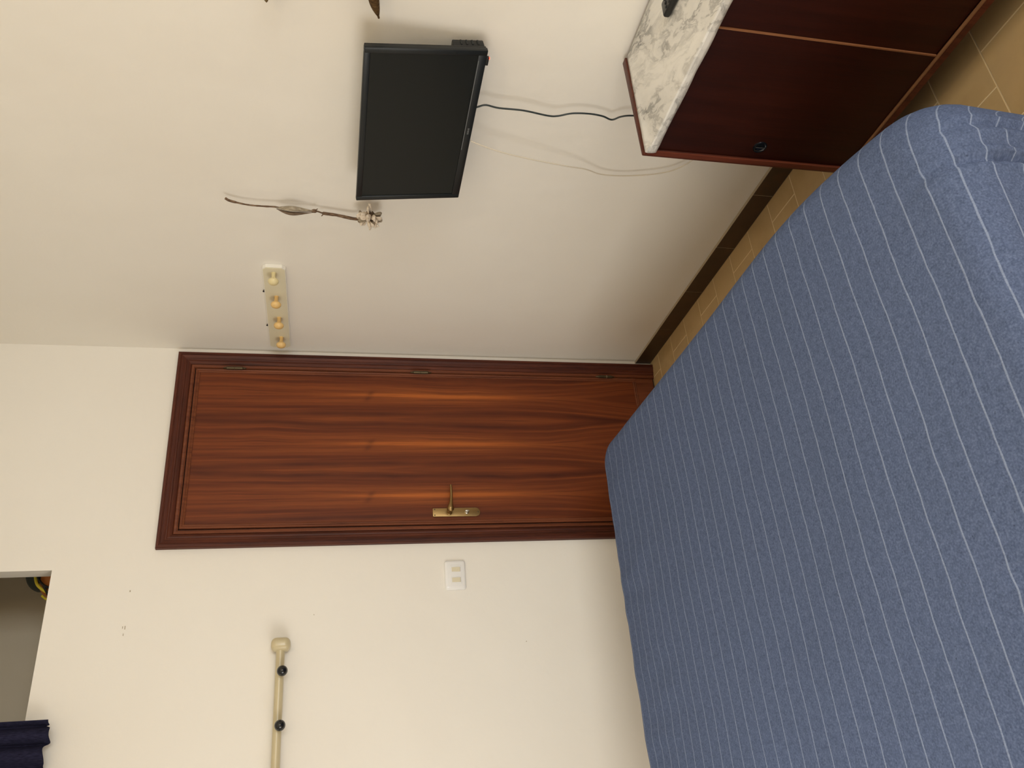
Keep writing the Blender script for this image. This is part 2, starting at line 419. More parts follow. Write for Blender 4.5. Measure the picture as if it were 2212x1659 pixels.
# skirting of brown tiles
HB = .0756
sk = structure('baseboard_right')
bm = B(); box(bm, (-.0110, YN, 0), (0, 0, HB+.0008)); link('grout', bm, M_base_grout, sk)
y = 0.0; first = .3091
while y > YN:
    y2 = max(y - first, YN); first = .2963
    bm = B(); box(bm, (-.0125+random.uniform(-.0006, .0006), y2+.001, .001), (-.001, y-.001, HB+random.uniform(-.0006, .0006)), .0008, 1)
    link('skirting_tile', bm, M_base, sk); y = y2
sk2 = structure('baseboard_back')
bm = B(); box(bm, (XL, -.0110, 0), (-.862, 0, HB+.0008)); link('grout', bm, M_base_grout, sk2)
x = -.863
while x > XL:
    x2 = max(x-.2963, XL)
    bm = B(); box(bm, (x2+.001, -.0125, .001), (x-.001, -.001, HB), .0015, 1); link('skirting_tile', bm, M_base, sk2); x = x2

# small scuffs and filled holes in the back wall
sc_ = B()
for (x, z, w, h) in [(-1.008, 2.169, .003, .0018), (-1.135, 2.178, .004, .001), (-1.136, 2.170, .006, .0012), (-1.160, 2.173, .004, .001), (-1.119, 1.525, .0015, .0012), (-1.254, .727, .0016, .0016)]:
    box(sc_, (x-w, -.0006, z-h), (x+w, 0, z+h))
o = link('wall_marks_1', sc_, M_mark, kind='structure')

# ------------------------------------------------------------------ door
DX0, DX1, DH = -.0244, -.8596, 2.10
door = structure('door_1', ((DX0+DX1)/2, 0, 0))
def casing(prof, xr, xl, top, mat_v, mat_h, name, z0=0):
    """prof: (inset from the outer edge, y). mitred at both upper corners"""
    n = len(prof)
    def strip(mkA, mkB, mat):
        bm = B(); A = [bm.verts.new(mkA(*p)) for p in prof]; C = [bm.verts.new(mkB(*p)) for p in prof]
        for i in range(n-1): bm.faces.new((A[i], A[i+1], C[i+1], C[i]))
        bm.faces.new(A); bm.faces.new(C[::-1]); bm.faces.new((A[0], C[0], C[-1], A[-1]))
        link(name, bm, mat, door, smooth=True, angle=30)
    strip(lambda d, y: (xr-d, y, z0), lambda d, y: (xr-d, y, top-d), mat_v)
    strip(lambda d, y: (xl+d, y, z0), lambda d, y: (xl+d, y, top-d), mat_v)
    strip(lambda d, y: (xr-d, y, top-d), lambda d, y: (xl+d, y, top-d), mat_h)
casing([(0, -.0003), (.001, -.020), (.004, -.024), (.012, -.024), (.0135, -.0215), (.0155, -.0215), (.018, -.0245), (.026, -.022), (.030, -.0195), (.032, -.0205),
        (.036, -.0195), (.038, -.017), (.044, -.018), (.052, -.014), (.055, -.010), (.0555, -.0003)], DX0, DX1, DH, M_casing_v, M_casing_h, 'casing')
casing([(.0555, -.0003), (.056, -.012), (.058, -.0135), (.066, -.0125), (.068, -.010), (.070, -.010), (.0715, -.0012), (.0715, -.0003)], DX0, DX1, DH, M_bead, M_bead, 'stop_strip')
LX0, LX1, LT = DX0-.0745, DX1+.0745, DH-.0745            # door leaf
bm = B(); box(bm, (LX1, -.0105, .008), (LX0, -.0004, LT), .001, 1); link('leaf', bm, M_door, door)
bm = B(); box(bm, (DX1+.003, -.0003, 0), (DX0-.003, -.00005, DH-.003)); link('gap_shade_sheet', bm, M_gap_shade, door)  # added dark sheet, paints the shade in the gap round the leaf
# beads round the leaf
bp = [(0, -.0106), (.001, -.0150), (.005, -.0165), (.009, -.0150), (.010, -.0135), (.014, -.0150), (.0175, -.0130), (.018, -.0106)]
casing(bp, LX0, LX1, LT, M_bead, M_bead, 'leaf_bead', .094)
bm = B()
A = [bm.verts.new((LX0-.012, y, .112-d)) for d, y in bp]; C = [bm.verts.new((LX1+.012, y, .112-d)) for d, y in bp]
for i in range(len(bp)-1): bm.faces.new((A[i], A[i+1], C[i+1], C[i]))
bm.faces.new(A); bm.faces.new(C[::-1]); bm.faces.new((A[0], C[0], C[-1], A[-1]))
link('leaf_bead', bm, M_bead, door, smooth=True, angle=30)
bm = B(); box(bm, (LX1+.001, -.0125, .010), (LX0-.001, -.0106, .094), .0006, 1); link('kick_rail', bm, M_bead, door)
for zc in (1.873, 1.098, .246):
    bm = B(); x = -.0985
    lathe(bm, [(-.046, .001), (-.043, .003), (-.037, .0036), (-.033, .005), (-.031, .0068), (-.0005, .0068), (.0005, .0058), (.001, .0068), (.031, .0068), (.033, .005), (.037, .0036), (.043, .003), (.046, .001)], (x, -.022, zc), (0, 0, 1), 14)
    h = link('hinge', bm, M_bronze, door, smooth=True)
    if zc < .5:
        bm = B(); lathe(bm, [(-.0012, .0075), (.0012, .0075)], (x, -.022, zc-.006), (0, 0, 1), 14); link('hinge_ring', bm, M_steel, h, smooth=True)
# handle
bm = B(); hx, w2 = -.7365, .0180
pl = [(hx-w2+.003, 1.070), (hx+w2-.003, 1.070), (hx+w2, 1.067), (hx+w2, .893)]
for i in range(1, 12):
    a = PI*i/12; pl.append((hx+w2*math.cos(a), .892-w2*.95*math.sin(a)))
pl += [(hx-w2, .893), (hx-w2, 1.067)]
prism(bm, pl, 1, -.0155, -.0107, .0012)
plate = link('handle_plate', bm, M_brass, door, smooth=True, angle=30, label='long brushed brass handle plate')
for x, z in ((hx-.012, 1.062), (hx+.012, 1.062), (hx, .884)):
    bm = B(); lathe(bm, [(0, .0028), (.0012, .0026), (.0016, .0012)], (x, -.0155, z), (0, -1, 0), 12); link('screw', bm, M_bronze, plate, smooth=True)
bm = B()
lathe(bm, [(0, .0125), (.003, .0125), (.006, .0095), (.030, .0085), (.038, .0100)], (hx, -.0155, 1.003), (0, -1, 0), 20)
path = smooth_path([(hx-.006, -.056, 1.004), (hx, -.060, 1.004), (hx+.012, -.061, 1.003), (hx+.030, -.060, 1.000), (hx+.055, -.058, .9975), (hx+.085, -.056, .9965), (hx+.105, -.053, .9970)], 6)
n_ = len(path); rad = []
for i in range(n_):
    t = i/(n_-1); rad.append(.0050 + .0072*math.exp(-((t-.18)/.26)**2)*1.25 + .0016*(1-t))
rad[-1] = .0018; rad[0] = .003
tube(bm, path, rad, 14, (1, .95))
link('lever', bm, M_brass, plate, smooth=True, label='curved brass lever handle')
bm = B(); lathe(bm, [(0, .0085), (.004, .0085), (.006, .006), (.012, .005)], (hx, -.0155, .931), (0, -1, 0), 18)
box(bm, (hx-.0028, -.034, .9225), (hx+.0028, -.0255, .9395), .0018)
link('thumb_turn', bm, M_steel, plate, smooth=True)

# ------------------------------------------------------------------ bed and bedspread
ZT = .50
bx0, bx1, by0, by1 = -2.06, -.655, -2.262, -.478
def outline(inset, N=(150, 150)):
    """rounded rectangle walked counter-clockwise: (point, normal)"""
    out = []
    Rn, Rf = .14, .10
    cs = [((bx1-Rf, by1-Rf), 0, Rf), ((bx0+Rf, by1-Rf), 90, Rf), ((bx0+Rn, by0+Rn), 180, Rn), ((bx1-Rn, by0+Rn), 270, Rn)]
    for i, (c, a0, R) in enumerate(cs):
        for k in range(17):
            a = math.radians(a0+90*k/16); n = (math.cos(a), math.sin(a)); out.append(((c[0]+R*n[0], c[1]+R*n[1]), n))
        c2, a2, R2 = cs[(i+1) % 4]; a = math.radians(a0+90); n = (math.cos(a), math.sin(a))
        p = (c[0]+R*n[0], c[1]+R*n[1]); q = (c2[0]+R2*n[0], c2[1]+R2*n[1])
        L = math.hypot(q[0]-p[0], q[1]-p[1]); m = int(L/.0085)
        for k in range(1, m): t = k/m; out.append(((p[0]+(q[0]-p[0])*t, p[1]+(q[1]-p[1])*t), n))
    return out
GROOVES = [  # (u0, v0, u1, v1, depth, width) creases in the cloth, in cloth coordinates
    (-.862, -2.13, -.880, -2.75, .011, .0085), (-.790, -2.20, -.768, -2.50, .009, .011), (-1.56, -2.05, -1.60, -2.42, .008, .014),
    (-1.25, -2.34, -1.22, -2.75, .012, .02), (-1.40, -2.26, -1.44, -2.7, .010, .014)]
def groove(u, v):
    d = 0
    for u0, v0, u1, v1, dp, w in GROOVES:
        dx, dy = u1-u0, v1-v0; L2 = dx*dx+dy*dy; t = ((u-u0)*dx+(v-v0)*dy)/L2; tc = min(max(t, 0), 1)
        q = math.hypot(u-u0-tc*dx, v-v0-tc*dy); fade = min(1, tc*4)
        d += dp*fade*(math.exp(-(q/w)**2) - .45*math.exp(-((q-2.0*w)/(1.4*w))**2))
    return d
def spread():
    bm = B(); uvl = bm.loops.layers.uv.new('UVMap'); ol = outline(0); N = len(ol)
    xc = (bx0+bx1)/2; hw = (bx1-bx0)/2; rings = []; uvs = []
    inner, arc, skirt = 62, 9, 26
    perim = 0; P = []; last = ol[-1][0]
    for p, n in ol: perim += math.hypot(p[0]-last[0], p[1]-last[1]); P.append(perim); last = p
    def re_of(p):
        q = math.hypot(p[0]-bx1, p[1]-by0); q2 = p[1]-by0
        return .050 + .060*math.exp(-(q/.26)**2) + .012*math.exp(-(q2/.15)**2)
    for k in range(inner+1):
        t = k/inner; ring = []; uu = []
        for p, n in ol:
            re = re_of(p); q = (p[0]-n[0]*re, p[1]-n[1]*re); sp = (xc, min(max(p[1], by0+hw), by1-hw))
            e = (sp[0]+(q[0]-sp[0])*t, sp[1]+(q[1]-sp[1])*t)
            z = ZT + .006*(noise.noise(Vector((e[0]*2.2, e[1]*2.2, 1.3)))) + .0016*noise.noise(Vector((e[0]*9, e[1]*6, 2.)))
            w = math.exp(-(((e[1]+.62)/.25)**2)) ; z += w*.0035*noise.noise(Vector((e[0]*16, e[1]*5, 5.)))
            z -= groove(e[0], e[1]); z -= .050*min(1, max(0, (-1.75-e[1])/.5))**2
            ring.append((e[0], e[1], z)); uu.append((e[0], e[1]))
        rings.append(ring); uvs.append(uu)
    for k in range(1, arc+1):
        ring = []; uu = []; th = PI/2*k/arc
        for i, (p, n) in enumerate(ol):
            re = re_of(p); off = re*(math.sin(th)-1); s = re*th
            u, v = p[0]-n[0]*re+n[0]*s, p[1]-n[1]*re+n[1]*s; g = groove(u, v)
            base = rings[inner][i][2]
            e = (p[0]+n[0]*(off-g*math.sin(th)), p[1]+n[1]*(off-g*math.sin(th)), base-re*(1-math.cos(th))-g*math.cos(th)*.5)
            ring.append(e); uu.append((u, v))
        rings.append(ring); uvs.append(uu)
    top = rings[inner+arc]
    for k in range(1, skirt+1):
        ring = []; uu = []; l = (ZT-.16)*k/skirt
        for i, (p, n) in enumerate(ol):
            re = re_of(p); s = re*PI/2+l; u, v = p[0]-n[0]*re+n[0]*s, p[1]-n[1]*re+n[1]*s
            corner = math.exp(-((math.hypot(p[0]-bx1, p[1]-by0))/.22)**2)
            amp = .016*min(1, l/.22); f = amp*(math.sin(P[i]*31+1.2*math.sin(P[i]*5))+.4*math.sin(P[i]*57+2))
            f *= 1-.9*corner; off = f + l*(.04-.10*corner) - groove(u, v)
            ring.append((top[i][0]+n[0]*off, top[i][1]+n[1]*off, max(top[i][2]-l, .05))); uu.append((u, v))
        rings.append(ring); uvs.append(uu)
    V = [[bm.verts.new(c) for c in r] for r in rings]
    for a in range(len(V)-1):
        for i in range(N):
            j = (i+1) % N
            try: f = bm.faces.new((V[a][i], V[a+1][i], V[a+1][j], V[a][j]))
            except ValueError: continue
            for lo, (rr, ii) in zip(f.loops, ((a, i), (a+1, i), (a+1, j), (a, j))): lo[uvl].uv = uvs[rr][ii]
    bmesh.ops.remove_doubles(bm, verts=bm.verts, dist=1e-5)
    return bm
bm = spread()
o = link('bedspread', bm, M_blue, smooth=True, angle=180)
tag(o, 'denim blue bedspread with thin pale woven stripes covering the whole bed', 'bedspread')
bed = thing('bed', 'bed standing under the striped blue bedspread, its mattress and frame hidden', 'bed', ((bx0+bx1)/2, (by0+by1)/2, 0))
bm = B(); box(bm, (bx0+.035, by0+.07, .22), (bx1-.035, by1-.035, .405), .04, 3); link('mattress', bm, M_mattress, bed, smooth=True)
bm = B(); box(bm, (bx0+.04, by0+.08, .15), (bx1-.04, by1-.04, .218), .005); link('bed_base', bm, M_bedframe, bed)
for x in (bx0+.08, bx1-.13):
    for y in (by0+.11, by1-.13):
        bm = B(); box(bm, (x, y, 0), (x+.05, y+.05, .149), .004); link('leg', bm, M_bedframe, bed)

# ------------------------------------------------------------------ sideboard
SY0, SY1, SXF, ST = -1.674, -3.12, -.3495, .712
sb = thing('sideboard', 'dark mahogany sideboard with sliding doors and a marble print top under the television', 'sideboard', (-.18, (SY0+SY1)/2, 0))
for y0, y1, sy in ((SY0-.022, SY0, 1), (SY1, SY1+.022, -1)):
    bm = B(); box(bm, (SXF-.002, y0, 0), (-.0145, y1, .7185), .0035, 2); sp_ = link('side_panel', bm, M_side_frame, sb, smooth=True)
    bm = B(); a, b = (y0-.002, y1-.008) if sy > 0 else (y0+.008, y1+.002)
    box(bm, (SXF-.0045, a, .004), (SXF-.0015, b, .716), .001, 1); link('face_strip', bm, M_side_strip, sp_, label='lighter reddish front strip')
bm = B(); box(bm, (SXF+.004, SY1+.022, .690), (-.0145, SY0-.022, .7085)); link('top_board', bm, M_side_frame, sb)
bm = B(); box(bm, (-.0195, SY1+.022, .10), (-.0145, SY0-.022, .690)); link('back_board', bm, M_side_frame, sb)
bm = B(); box(bm, (SXF+.018, SY1+.022, .096), (-.02, SY0-.022, .110)); link('bottom_board', bm, M_side_frame, sb)
bm = B(); box(bm, (SXF-.001, SY1+.022, .111), (SXF+.022, SY0-.022, .1305), .001, 1); rl = link('bottom_rail', bm, M_side_frame, sb)
bm = B(); box(bm, (SXF-.002, SY1+.022, .1306), (SXF+.006, SY0-.022, .1365), .0012, 1); link('rail_edge', bm, M_rail_edge, rl, label='worn light brown edge of the rail')
bm = B(); box(bm, (-.23, SY1+.03, 0), (-.21, SY0-.03, .095)); link('plinth', bm, M_side_frame, sb)
# sliding doors: front, back, front
def sdoor(ya, yb, xf, pull_y, edge):
    bm = B(); box(bm, (xf, ya, .137), (xf+.012, yb, .690), .0008, 1); d = link('sliding_door', bm, M_side_door, sb)
    if edge:
        bm = B(); box(bm, (xf-.0003, ya-.0035, .137), (xf+.012, ya, .690)); link('door_edge', bm, M_raw_edge, d, label='raw light wood edge')
    bm = B(); lathe(bm, [(0, .0), (.0005, .0130), (.0022, .0140), (.0030, .0155), (.0026, .0175), (0, .0182)], (xf, pull_y, .416), (-1, 0, 0), 28)
    link('finger_pull', bm, M_knob, d, smooth=True, label='round black finger pull')
    bm = B(); box(bm, (xf-.0034, pull_y-.0012, .4035), (xf-.0022, pull_y+.0012, .4285)); link('pull_slot', bm, M_steel, d)
    return d
sdoor(-2.060, SY0-.0225, SXF+.0035, -1.737, True)
sdoor(-2.733, -2.062, SXF+.0072, -2.70, False)
d3 = sdoor(SY1+.0225, -2.735, SXF+.0035, -3.06, False)
# marble print sheet, edges rucked a little at the front
bm = B(); ny, nx = 170, 14
ya, yb = SY1+.023, SY0-.0225
G = []
for i in range(ny+1):
    y = ya+(yb-ya)*i/ny; row = []
    wv = .0004*math.sin(y*60)+.0005*noise.noise(Vector((y*22, 0, 0))); 
    near_side = max(0, 1-(yb-y)/.028)
    for j in range(nx+1):
        x = -.0148+(SXF-.010+wv+.0148)*j/nx
        z = ST + .0005*noise.noise(Vector((x*20, y*20, 0))) + near_side*.0062*(j/nx)
        row.append(bm.verts.new((x, y, z)))
    x = SXF-.0115+wv; row.append(bm.verts.new((x, y, ST-.004+near_side*.004)))
    row.append(bm.verts.new((x+.0015, y, ST-.014))); row.append(bm.verts.new((x+.004, y, ST-.0225+.0007*math.sin(y*41)+.0008*noise.noise(Vector((y*30, 3, 0))))))
    G.append(row)
for i in range(ny):
    for j in range(len(G[0])-1): bm.faces.new((G[i][j], G[i+1][j], G[i+1][j+1], G[i][j+1]))
o = link('marble_sheet', bm, M_marble, sb, smooth=True, angle=25, label='white sheet printed with grey marble veins')
md = o.modifiers.new('thickness', 'SOLIDIFY'); md.thickness = .0012; md.offset = 0

# remote control
rc = thing('remote_control', 'black remote control lying on the marble print top of the sideboard', 'remote control', (-.15, -2.03, ST+.001))
rot = Matrix.Translation((-.155, -2.035, ST+.002)) @ Matrix.Rotation(math.radians(-6), 4, 'Z')
bm = B(); box(bm, (-.022, -.095, 0), (.022, .095, .017), .006, 3); bm.transform(rot); link('case', bm, M_black_pl, rc, smooth=True)
for r in range(10):
    for c in range(3):
        bm = B(); lathe(bm, [(0, .0042), (.0016, .0042), (.0022, .003)], (-.012+.012*c, -.078+.0165*r, .0168), (0, 0, 1), 10)
        bm.transform(rot); link('button', bm, M_rubber, rc, smooth=True)

# ------------------------------------------------------------------ television
MT = Matrix.Translation((-.100, -1.4384, 1.2602)) @ Matrix.Rotation(.0581, 4, 'Z') @ Matrix.Rotation(-.133, 4, 'Y')
tv = thing('television', 'small black flat television mounted on the right wall above the sideboard', 'television', (0, -1.4384, 1.2602))
w, h = .5365/2, .319/2
def tvp(name, bm, mat, parent=tv, smooth=True, label=None, angle=35):
    bm.transform(MT); return link(name, bm, mat, parent, smooth=smooth, angle=angle, label=label)
bm = B(); bz = .0165
box(bm, (0, -w, -h), (.014, -w+bz, h), .0025); box(bm, (0, w-bz, -h), (.014, w, h), .0025)
box(bm, (0, -w+bz-.002, h-bz), (.014, w-bz+.002, h), .0025); box(bm, (0, -w+bz-.002, -h), (.014, w-bz+.002, -h+.024), .0025)
bezel = tvp('bezel', bm, M_bezel)
bm = B(); box(bm, (.0035, -w+bz-.001, -h+.023), (.008, w-bz+.001, h-bz+.001)); tvp('screen', bm, M_screen, smooth=False)
bm = B(); box(bm, (-.0009, -w+.03, -h+.0205), (.001, w-.2, -h+.0222)); tvp('bezel_groove', bm, M_grey, bezel, False)
bm = B(); box(bm, (.0142, -w+.002, -h+.002), (.022, w-.002, h-.002), .002); tvp('housing', bm, M_black_pl)
bm = B(); box(bm, (.022, -w+.003, -h+.004), (.047, w-.03, -h+.088), .003); hump = tvp('electronics_box', bm, M_black_pl)
for k in range(4):
    bm = B(); z = -h+.018+.015*k; box(bm, (.026, -w+.0008, z), (.044, -w+.0038, z+.005), .0008, 1); tvp('vent_rib', bm, M_bezel, hump)
bm = B(); box(bm, (.022, -.06, -.04), (.034, .06, .08), .003); tvp('mount_plate', bm, M_black_pl)
bm = B(); box(bm, (-.035, -1.46, 1.24), (-.0005, -1.40, 1.32), .003); box(bm, (-.074, -1.445, 1.26), (-.030, -1.415, 1.30), .003); link('wall_bracket', bm, M_black_pl, tv)
bm = B(); box(bm, (.002, -w+.022, -h-.007), (.010, -w+.047, -h-.0002), .001); ir = tvp('sensor_bar', bm, M_black_pl)
bm = B(); box(bm, (.003, -w+.024, -h-.0092), (.008, -w+.029, -h-.0068), .0008); tvp('standby_light', bm, M_led, ir, label='glowing red standby light')
bm = B()
for k, ww in enumerate((.0026, .0022, .0030, .0024, .0026)):
    box(bm, (-.0007, -.0115+k*.0046, -h+.0095), (.0004, -.0115+k*.0046+ww, -h+.0145))
tvp('logo', bm, M_grey, bezel, False)

# ------------------------------------------------------------------ cables
bm = B()
pts = [(-.052, -1.503, 1.099), (-.050, -1.505, 1.092), (-.048, -1.511, 1.072), (-.047, -1.504, 1.034), (-.045, -1.502, .962), (-.042, -1.489, .887), (-.037, -1.487, .855), (-.035, -1.500, .815), (-.034, -1.504, .764),
       (-.034, -1.500, .722), (-.035, -1.491, .691), (-.035, -1.506, .667), (-.035, -1.514, .635), (-.033, -1.515, .56), (-.028, -1.52, .44), (-.022, -1.52, .35), (-.016, -1.52, .31)]
tube(bm, smooth_path(pts, 6), .0026, 10)
pc = thing('power_cable', 'thin black cable hanging from the television down behind the sideboard', 'cable', (-.01, -1.52, .30))
link('cord', bm, M_blackwire, pc, smooth=True)
bm = B(); box(bm, (-.030, -1.535, .275), (-.0005, -1.505, .325), .004); link('plug', bm, M_blackwire, pc)
bm = B()
pts = [(-.072, -1.396, 1.0965), (-.076, -1.393, 1.090), (-.077, -1.366, 1.008), (-.070, -1.338, .901), (-.058, -1.310, .784), (-.040, -1.285, .773-.06), (-.030, -1.258, .655), (-.024, -1.250, .597), (-.024, -1.256, .542),
       (-.026, -1.274, .470), (-.026, -1.296, .419), (-.024, -1.322, .388), (-.020, -1.348, .366), (-.012, -1.42, .335), (-.008, -1.47, .325)]
tube(bm, smooth_path(pts, 6), .0021, 10)
wc = thing('aerial_cable', 'thin white cable looping from the television across the right wall', 'cable', (-.008, -1.47, .32))
link('cord', bm, M_whitewire, wc, smooth=True)
bm = B(); box(bm, (-.012, -1.50, .295), (-.0005, -1.44, .355), .003); link('wall_socket', bm, M_white_pl, wc)

# ------------------------------------------------------------------ peg rack on the right wall
pr = thing('peg_rack', 'cream painted rack with four wooden pegs on the right wall beside the door', 'coat rack', (0, -.345, 1.69))
def zr(y, top): return (1.7315 - (y+.628)*(-.003) if top else 1.6505 - .0005*(y+.628))
c_ = .012; ya, yb = -.635, -.062
pl = [(ya, 1.6505+c_), (ya, 1.7315-c_), (ya+c_, 1.7315), (yb-c_, 1.7335), (yb, 1.7335-c_), (yb, 1.6495+c_), (yb-c_, 1.6495), (ya+c_, 1.6505)]
bm = B(); prism(bm, pl, 0, -.0150, -.0005, 0)
bd = link('board', bm, M_rack_lit_edge, pr, smooth=False)
bm = B(); pl2 = [(y+(.0022 if y < -.345 else -.0022), z+(.0022 if z < 1.69 else -.0022)) for y, z in pl]
prism(bm, pl2, 0, -.0170, -.0150, .0008); link('board_face', bm, M_rack, bd, label='pale greenish cream front face')
for i, (y, z) in enumerate([(-.601, 1.692), (-.448, 1.690), (-.298, 1.6865), (-.147, 1.684)]):
    bm = B(); lathe(bm, [(0, .0085), (.004, .0072), (.022, .0078), (.028, .0095), (.030, .0165), (.034, .0192), (.039, .0190), (.044, .0160), (.048, .0095), (.0495, .003)], (-.0168, y, z), (-1, 0, .0), 24)
    link('peg', bm, M_peg_pale if i == 0 else M_peg, pr, smooth=True, angle=60, label='paler cream wooden peg' if i == 0 else None)
for y, z in ((-.466, 1.7345), (-.222, 1.7355)):
    bm = B(); lathe(bm, [(0, .0015), (.006, .0015), (.0061, .0042), (.008, .004)], (-.0004, y, z+.0012), (-1, 0, 0), 10); link('screw', bm, M_rubber, pr, smooth=True)

# ------------------------------------------------------------------ coat rail on the back wall
cr = thing('coat_rail', 'cream enamel coat rail with round black knobs on the wall left of the door', 'coat rack', (-1.62, 0, 1.637))
bm = B(); prof = []
for k in range(20):
    a = 2*PI*k/20; prof.append((-.036+.0165*math.cos(a), 1.637+.0150*math.sin(a)))
prism(bm, [(y, z) for y, z in prof], 0, -2.02, -1.238); bmesh.ops.recalc_face_normals(bm, faces=bm.faces)
rod = link('rod', bm, M_rail, cr, smooth=True)
for xe, s in ((-1.203, 1), (-2.055, -1)):
    bm = B(); x0, x1 = (xe-.048, xe) if s > 0 else (xe, xe+.048)
    box(bm, (x0, -.062, 1.6035), (x1, -.0005, 1.6705), .019, 5); link('end_bracket', bm, M_rail, cr, smooth=True, angle=80)
for x in (-1.322, -1.498, -1.674, -1.850):
    bm = B(); lathe(bm, [(0, .006), (.018, .006)], (x, -.048, 1.632), (0, -1, -.15), 12)
    st = link('knob_stem', bm, M_bronze, cr, smooth=True)
    bm = B(); pf = [(.0185*math.sin(a)*1.0*1.0, .0185*math.cos(a)) for a in [math.radians(-90+180*k/14) for k in range(15)]]
    lathe(bm, pf, (x, -.076, 1.6262), (0, -1, 0), 24); link('knob', bm, M_knob, cr, smooth=True, angle=80, label='round glossy black knob')

# ------------------------------------------------------------------ light switch
sw = thing('light_switch', 'white double light switch plate on the wall left of the door', 'light switch', (-.990, 0, .99))
bm = B(); rr = []
for cx_, cz_, a0 in ((-.943, 1.022, 0), (-1.038, 1.022, 90), (-1.038, .959, 180), (-.943, .959, 270)):
    for k in range(6): a = math.radians(a0+18*k); rr.append((cx_+.010*math.cos(a), cz_+.010*math.sin(a)))
A = []
for ins, y in ((0, -.0005), (0, -.004), (.0012, -.0068), (.0035, -.0088), (.0075, -.0098), (.012, -.0100)):
    A.append([bm.verts.new((-.9905+(x+.9905)*(1-ins/.0575), y, .9905+(z-.9905)*(1-ins/.0415))) for x, z in rr])
for a, c in zip(A, A[1:]):
    for k in range(len(rr)): bm.faces.new((a[k], a[(k+1) % len(rr)], c[(k+1) % len(rr)], c[k]))
bm.faces.new(A[0]); bm.faces.new(A[-1][::-1])
fp = link('faceplate', bm, M_white_pl, sw, smooth=True, angle=60)
bm = B(); box(bm, (-1.0255, -.0113, .9670), (-.952, -.0095, 1.0105), .0005, 1); link('insert', bm, M_white_pl, sw)
for x in (-.9695, -1.0105):
    bm = B(); prism(bm, [(-.0113, .9705), (-.0148, .9725), (-.0126, 1.0045), (-.0113, 1.0045)], 0, x-.0085, x+.0085); link('rocker', bm, M_cream_key, sw, label='cream rocker key')

# ------------------------------------------------------------------ dried flower
fl = thing('dried_flower', 'dried brown stem with a pale flower head hanging upside down beside the television', 'dried flower', (0, -.985, 1.81))
bm = B()
st = smooth_path([(-.028, -1.012, 1.818), (-.029, -1.002, 1.803), (-.030, -.990, 1.753), (-.030, -.988, 1.702), (-.030, -.988, 1.662), (-.030, -.977, 1.60), (-.030, -.981, 1.542), (-.031, -.974, 1.517), (-.032, -.970, 1.474), (-.036, -.963, 1.423), (-.040, -.968, 1.40), (-.045, -.985, 1.385)], 7)
rad = []
for i, p in enumerate(st):
    z = p.z; r = .0026 + .0008*noise.noise(p*90)
    if z > 1.79: r = .0040
    if z < 1.52: r = .0052 + .001*noise.noise(p*80)
    if abs(z-1.545) < .006: r = .0062
    rad.append(r)
tube(bm, st, rad, 8); tube(bm, [(-.030, -.981, 1.545), (-.034, -.998, 1.535)], [.003, .0012], 6); tube(bm, [(-.031, -.973, 1.515), (-.034, -.962, 1.523)], [.003, .001], 6)
link('stem', bm, M_stem, fl, smooth=True, angle=60)
bm = B(); pp = smooth_path([(-.031, -.987, 1.668), (-.036, -.992, 1.645), (-.040, -.998, 1.615), (-.037, -.993, 1.585), (-.032, -.984, 1.548)], 6)
n_ = len(pp); tube(bm, pp, [.0012+.0090*math.sin(PI*i/(n_-1))**1.2 for i in range(n_)], 12, (.6, .95)); link('seed_pod', bm, M_pod, fl, smooth=True, label='pale grey pod husk')
bm = B(); pp = smooth_path([(-.036, -.987, 1.664), (-.044, -.984, 1.640), (-.047, -.982, 1.615), (-.043, -.981, 1.585), (-.036, -.980, 1.550)], 6)
n_ = len(pp); tube(bm, pp, [.001+.0068*math.sin(PI*i/(n_-1))**1.3 for i in range(n_)], 12, (.6, .9)); link('pod_lip', bm, M_pod_dark, fl, smooth=True, label='brown inner side of the pod')
HC = Vector((-.052, -1.000, 1.368))
bm = B(); bmesh.ops.create_icosphere(bm, subdivisions=2, radius=.019); bm.transform(Matrix.Translation(HC)); hd = link('flower_head', bm, M_pod_dark, fl, smooth=True)
random.seed(11)
for i in range(46):
    zc = 1-2*(i+.5)/46; a = i*2.39996; r = math.sqrt(max(0, 1-zc*zc)); d = Vector((r*math.cos(a), r*math.sin(a), zc))
    if d.x > .55: continue
    d = (d+Vector((random.uniform(-.25, .25), random.uniform(-.25, .25), random.uniform(-.25, .25)))).normalized()
    tan = d.cross(Vector((random.uniform(-1, 1), random.uniform(-1, 1), random.uniform(-1, 1)))).normalized()
    dd = (d*.62+tan*.75).normalized(); c = HC + d*.017; L = random.uniform(.022, .030)
    path = [c+dd*(L*t) + d*(.006*math.sin(PI*t)) for t in (0, .2, .45, .7, .9, 1)]
    bm = B(); tube(bm, path, [.003, .0068, .0090, .0088, .0060, .0012], 8, (1, .5))
    link('petal', bm, M_petal if i % 9 else M_pod, hd, smooth=True)

